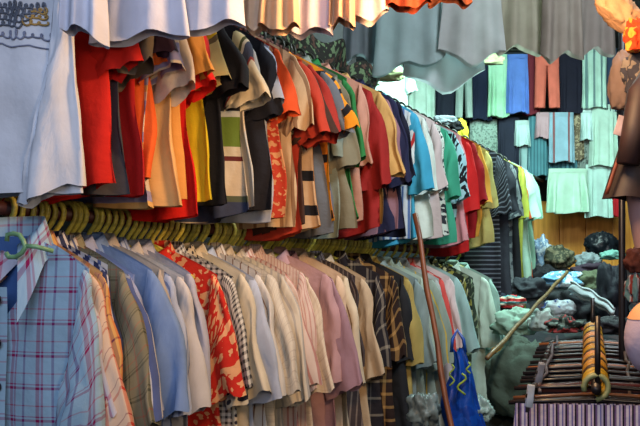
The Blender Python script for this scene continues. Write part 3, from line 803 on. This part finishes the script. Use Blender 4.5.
def peg(lab, p, rx, h=.055, c=(186,196,206)):
    t = thing('clothes_peg', lab, 'peg', p); t.rotation_euler = (rx, .12, 0)
    for s in (-1, 1):
        bm = bmesh.new(); box(bm, (0, s*.006, 0), (.016, .006, h), .002); link('arm', bm, plain(c, .4), t)
    bm = bmesh.new(); tube(bm, [(-.01, 0, 0), (.01, 0, 0)], .005, 8); link('spring', bm, plain((60, 60, 66), .3, .8), t)
peg('pale white peg clipped to the front hanger of the right rack', at(530, 396, 2.2), 0)
peg('pale grey peg on the left ends of the hangers behind the front one', at(540, 373, 2.5), .3, .06, (150,156,168))
# pale vertical chain of clips along the left bar ends
for lab, (a, b), c in (('thin grey cord tying the left bar ends of the right rack', ((557, 338, 3.2), (538, 392, 2.4)), (90, 84, 92)), ('thin brown cord tying the right bar ends of the right rack', ((625, 345, 3.0), (632, 402, 2.35)), (80, 66, 60))):
    bm = bmesh.new(); tube(bm, [at(*a)+(at(*b)-at(*a))*(k/10)+Vector((.006*math.sin(k*2), 0, .006*math.cos(k*3))) for k in range(11)], .005, 6); tag(link('cord', bm, plain(c, .6)), lab, 'cord')

# ------------------------------------------------------------------ right edge
bm = bmesh.new(); a = at(622, 190, 2.9); tube(bm, [(a.x, a.y, 0), (a.x, a.y, 2.6)], .011, 10); tube(bm, [(a.x, a.y, 1.96), (at(664, 50, 2.5).x, 2.5, 1.96), (at(664, 50, 2.5).x, 2.5, 1.80)], .007, 8); tag(link('rack_upright', bm, plain((20, 18, 26), .4)), 'slim black upright post with an arm at the right edge', 'post')
j = thing('leather_jacket', 'dark brown leather jacket with orange edge hanging at the right edge', 'jacket', at(664, 70, 2.5))
s = 2.5/F
bm = new()
def fn(a_, v):
    ang = a_*2*PI; c, sn = math.cos(ang), math.sin(ang); u = math.copysign(abs(c)**.7, c)
    w = lerp(14, 62, v**.9)*s
    return Vector((u*w, sn*lerp(.03, .06, v)+.010*math.sin(6*u+3*v)*v, -v*(128+8*u*0)*s+.004*math.sin(7*u)-.02*v*(u+1)/2)), (u*w, -v*.36)
grid(bm, 56, 20, fn, closed=True); link('body', bm, plain((44, 27, 29), .6, 0, 25, .35), j)
for sd in (-1, 1):
    bm = bmesh.new(); tube(bm, [(sd*.05, -.03, -.02), (sd*.085, -.055, -.08), (sd*.105, -.07, -.17), (sd*.125, -.07, -.27)], [.028, .036, .034, .03], 14)
    link('sleeve', bm, plain((50, 31, 33), .6, 0, 25, .35), j)
bm = new(); grid(bm, 30, 4, lambda a, v: (Vector(((.034+.016*v)*math.cos(a*2*PI), (.034+.016*v)*math.sin(a*2*PI), .035-.06*v*v)), (a, v)), closed=True)
link('collar', bm, plain((50, 31, 33), .6, 0, 25, .35), j)
bm = new()
def fn2(u, v):
    p = Vector((-lerp(14, 61, v**.9)*s, -.03, -v*126*s)); return p+Vector((u*.010-.012, -.012-.01*v, 0)), (u*.02, v)
grid(bm, 2, 16, fn2); o = link('edging', bm, plain((130, 60, 36), .6), j, solid=.004); o['label'] = 'orange leather edging'
bm = bmesh.new(); box(bm, (-.085, -.062, -.20), (.028, .003, .055), .001); o = link('patch', bm, plain((176, 160, 170), .6), j); o['label'] = 'pale patch'; o.rotation_euler = (0, .3, 0)
bm = new()
def fn3(a_, v):
    ang = a_*2*PI
    P = Vector((-16*s+.0-.01*v, .02, -112*s)).lerp(Vector((-10*s, .02, -178*s)), v); r = lerp(.056, .045, v)
    return P+Vector((r*math.cos(ang), r*.8*math.sin(ang), 0)), (a_, v)
mq = thing('mannequin', 'peach mannequin thighs showing below the brown leather jacket', 'mannequin', at(664, 70, 2.5))
grid(bm, 20, 10, fn3, closed=True); link('leg', bm, plain((150, 122, 124), .5, 0, 4, .15), mq)
bm = new(); grid(bm, 20, 10, lambda a_, v: (fn3(a_, v)[0]+Vector((.115, 0, 0)), (a_, v)), closed=True); link('leg', bm, plain((150, 122, 124), .5, 0, 4, .15), mq)
crumple('peach_bundle', 'peach and cream rolled cloth at the top right corner', 'cloth', at(618, 12, 2.7), (.085, .06, .05), so(226,176,130), 31, amp=.2).rotation_euler = (0, .75, 0)
crumple('beige_bag', 'beige grey bag hanging above the brown leather jacket', 'bag', at(622, 86, 2.8), (.042, .05, .11), so(140,120,110), 32, amp=.2, fold=.06)
crumple('floral_scarf', 'orange and red flowered scarf at the top right edge', 'scarf', at(636, 38, 2.55), (.035, .04, .06), ('floral', (214,70,30), (236,160,60), 20), 33)
crumple('patterned_scarf', 'dark blue and green patterned scarf at the right edge', 'scarf', at(640, 74, 2.6), (.05, .04, .085), ('floral', (60,60,70), (130,120,110), 24), 34)
crumple('rust_cloth', 'dark reddish brown cloth bundle below the mannequin thighs', 'cloth', at(637, 262, 2.7), (.036, .04, .05), so(90,48,40), 35)
crumple('striped_cloth', 'small blue and white cloth at the right edge', 'cloth', at(635, 290, 2.7), (.03, .04, .055), ('v', .03, [(0,(90,130,140)),(.5,(160,160,170)),(.7,(120,50,50))]), 36)
# rounded peach and lilac bag
bg = thing('round_bag', 'rounded smooth bag, peach on top and pale lilac below, at the right edge', 'bag', at(652, 338, 2.1))
bm = new(); s = 2.1/F
def fnb(a_, v):
    th = a_*2*PI; ph = v*PI
    return Vector((math.sin(ph)*math.cos(th)*27*s, math.sin(ph)*math.sin(th)*24*s, math.cos(ph)*37*s*(1+.05*math.sin(3*th)*math.sin(ph)))), (a_*.4, math.cos(ph)*.1)
grid(bm, 32, 20, fnb, closed=True); bmesh.ops.remove_doubles(bm, verts=bm.verts, dist=1e-5)
link('shell', bm, cloth(('bands', [(0,(190,176,196))]), .5), bg)
bm = new(); grid(bm, 32, 6, lambda a_, v: (fnb(a_, v*.33)[0]*1.03, (a_, v)), closed=True); link('lid', bm, plain((232, 170, 120), .5, 0, 6, .1), bg)

# ------------------------------------------------------------------ lights
light('POINT', (.42, 2.1, 2.12), 62, (1.0, .60, .30), .14)
light('AREA', (1.0, -.3, 1.75), 14, (1.0, .74, .48), .5, target=(-.05, 3.4, 1.4))  # warm fill added behind the camera to brighten the lower-rail hooks
light('AREA', (-.6, .4, 2.3), 24, (.62, .74, 1.0), 1.4, target=(-.7, 2.6, 1.3))  # cool front fill added to raise the overall brightness
light('AREA', (1.7, 6.6, 3.58), 190, (.72, 1.0, .93), 1.8, target=(1.6, 7.9, 1.0))
light('AREA', (1.2, 5.7, 3.5), 90, (.60, .95, .88), .8, target=(1.1, 5.9, 1.0))
light('AREA', (1.3, 2.9, 3.45), 110, (.86, .94, 1.0), .8, target=(1.2, 4.7, 2.6))  # cool light added in front of the grey slips to brighten them
wd = bpy.data.worlds.new('world'); bpy.context.scene.world = wd; wd.use_nodes = True
wd.node_tree.nodes['Background'].inputs[0].default_value = (.5, .62, .85, 1); wd.node_tree.nodes['Background'].inputs[1].default_value = .22
bpy.context.scene.view_settings.view_transform = 'Standard'
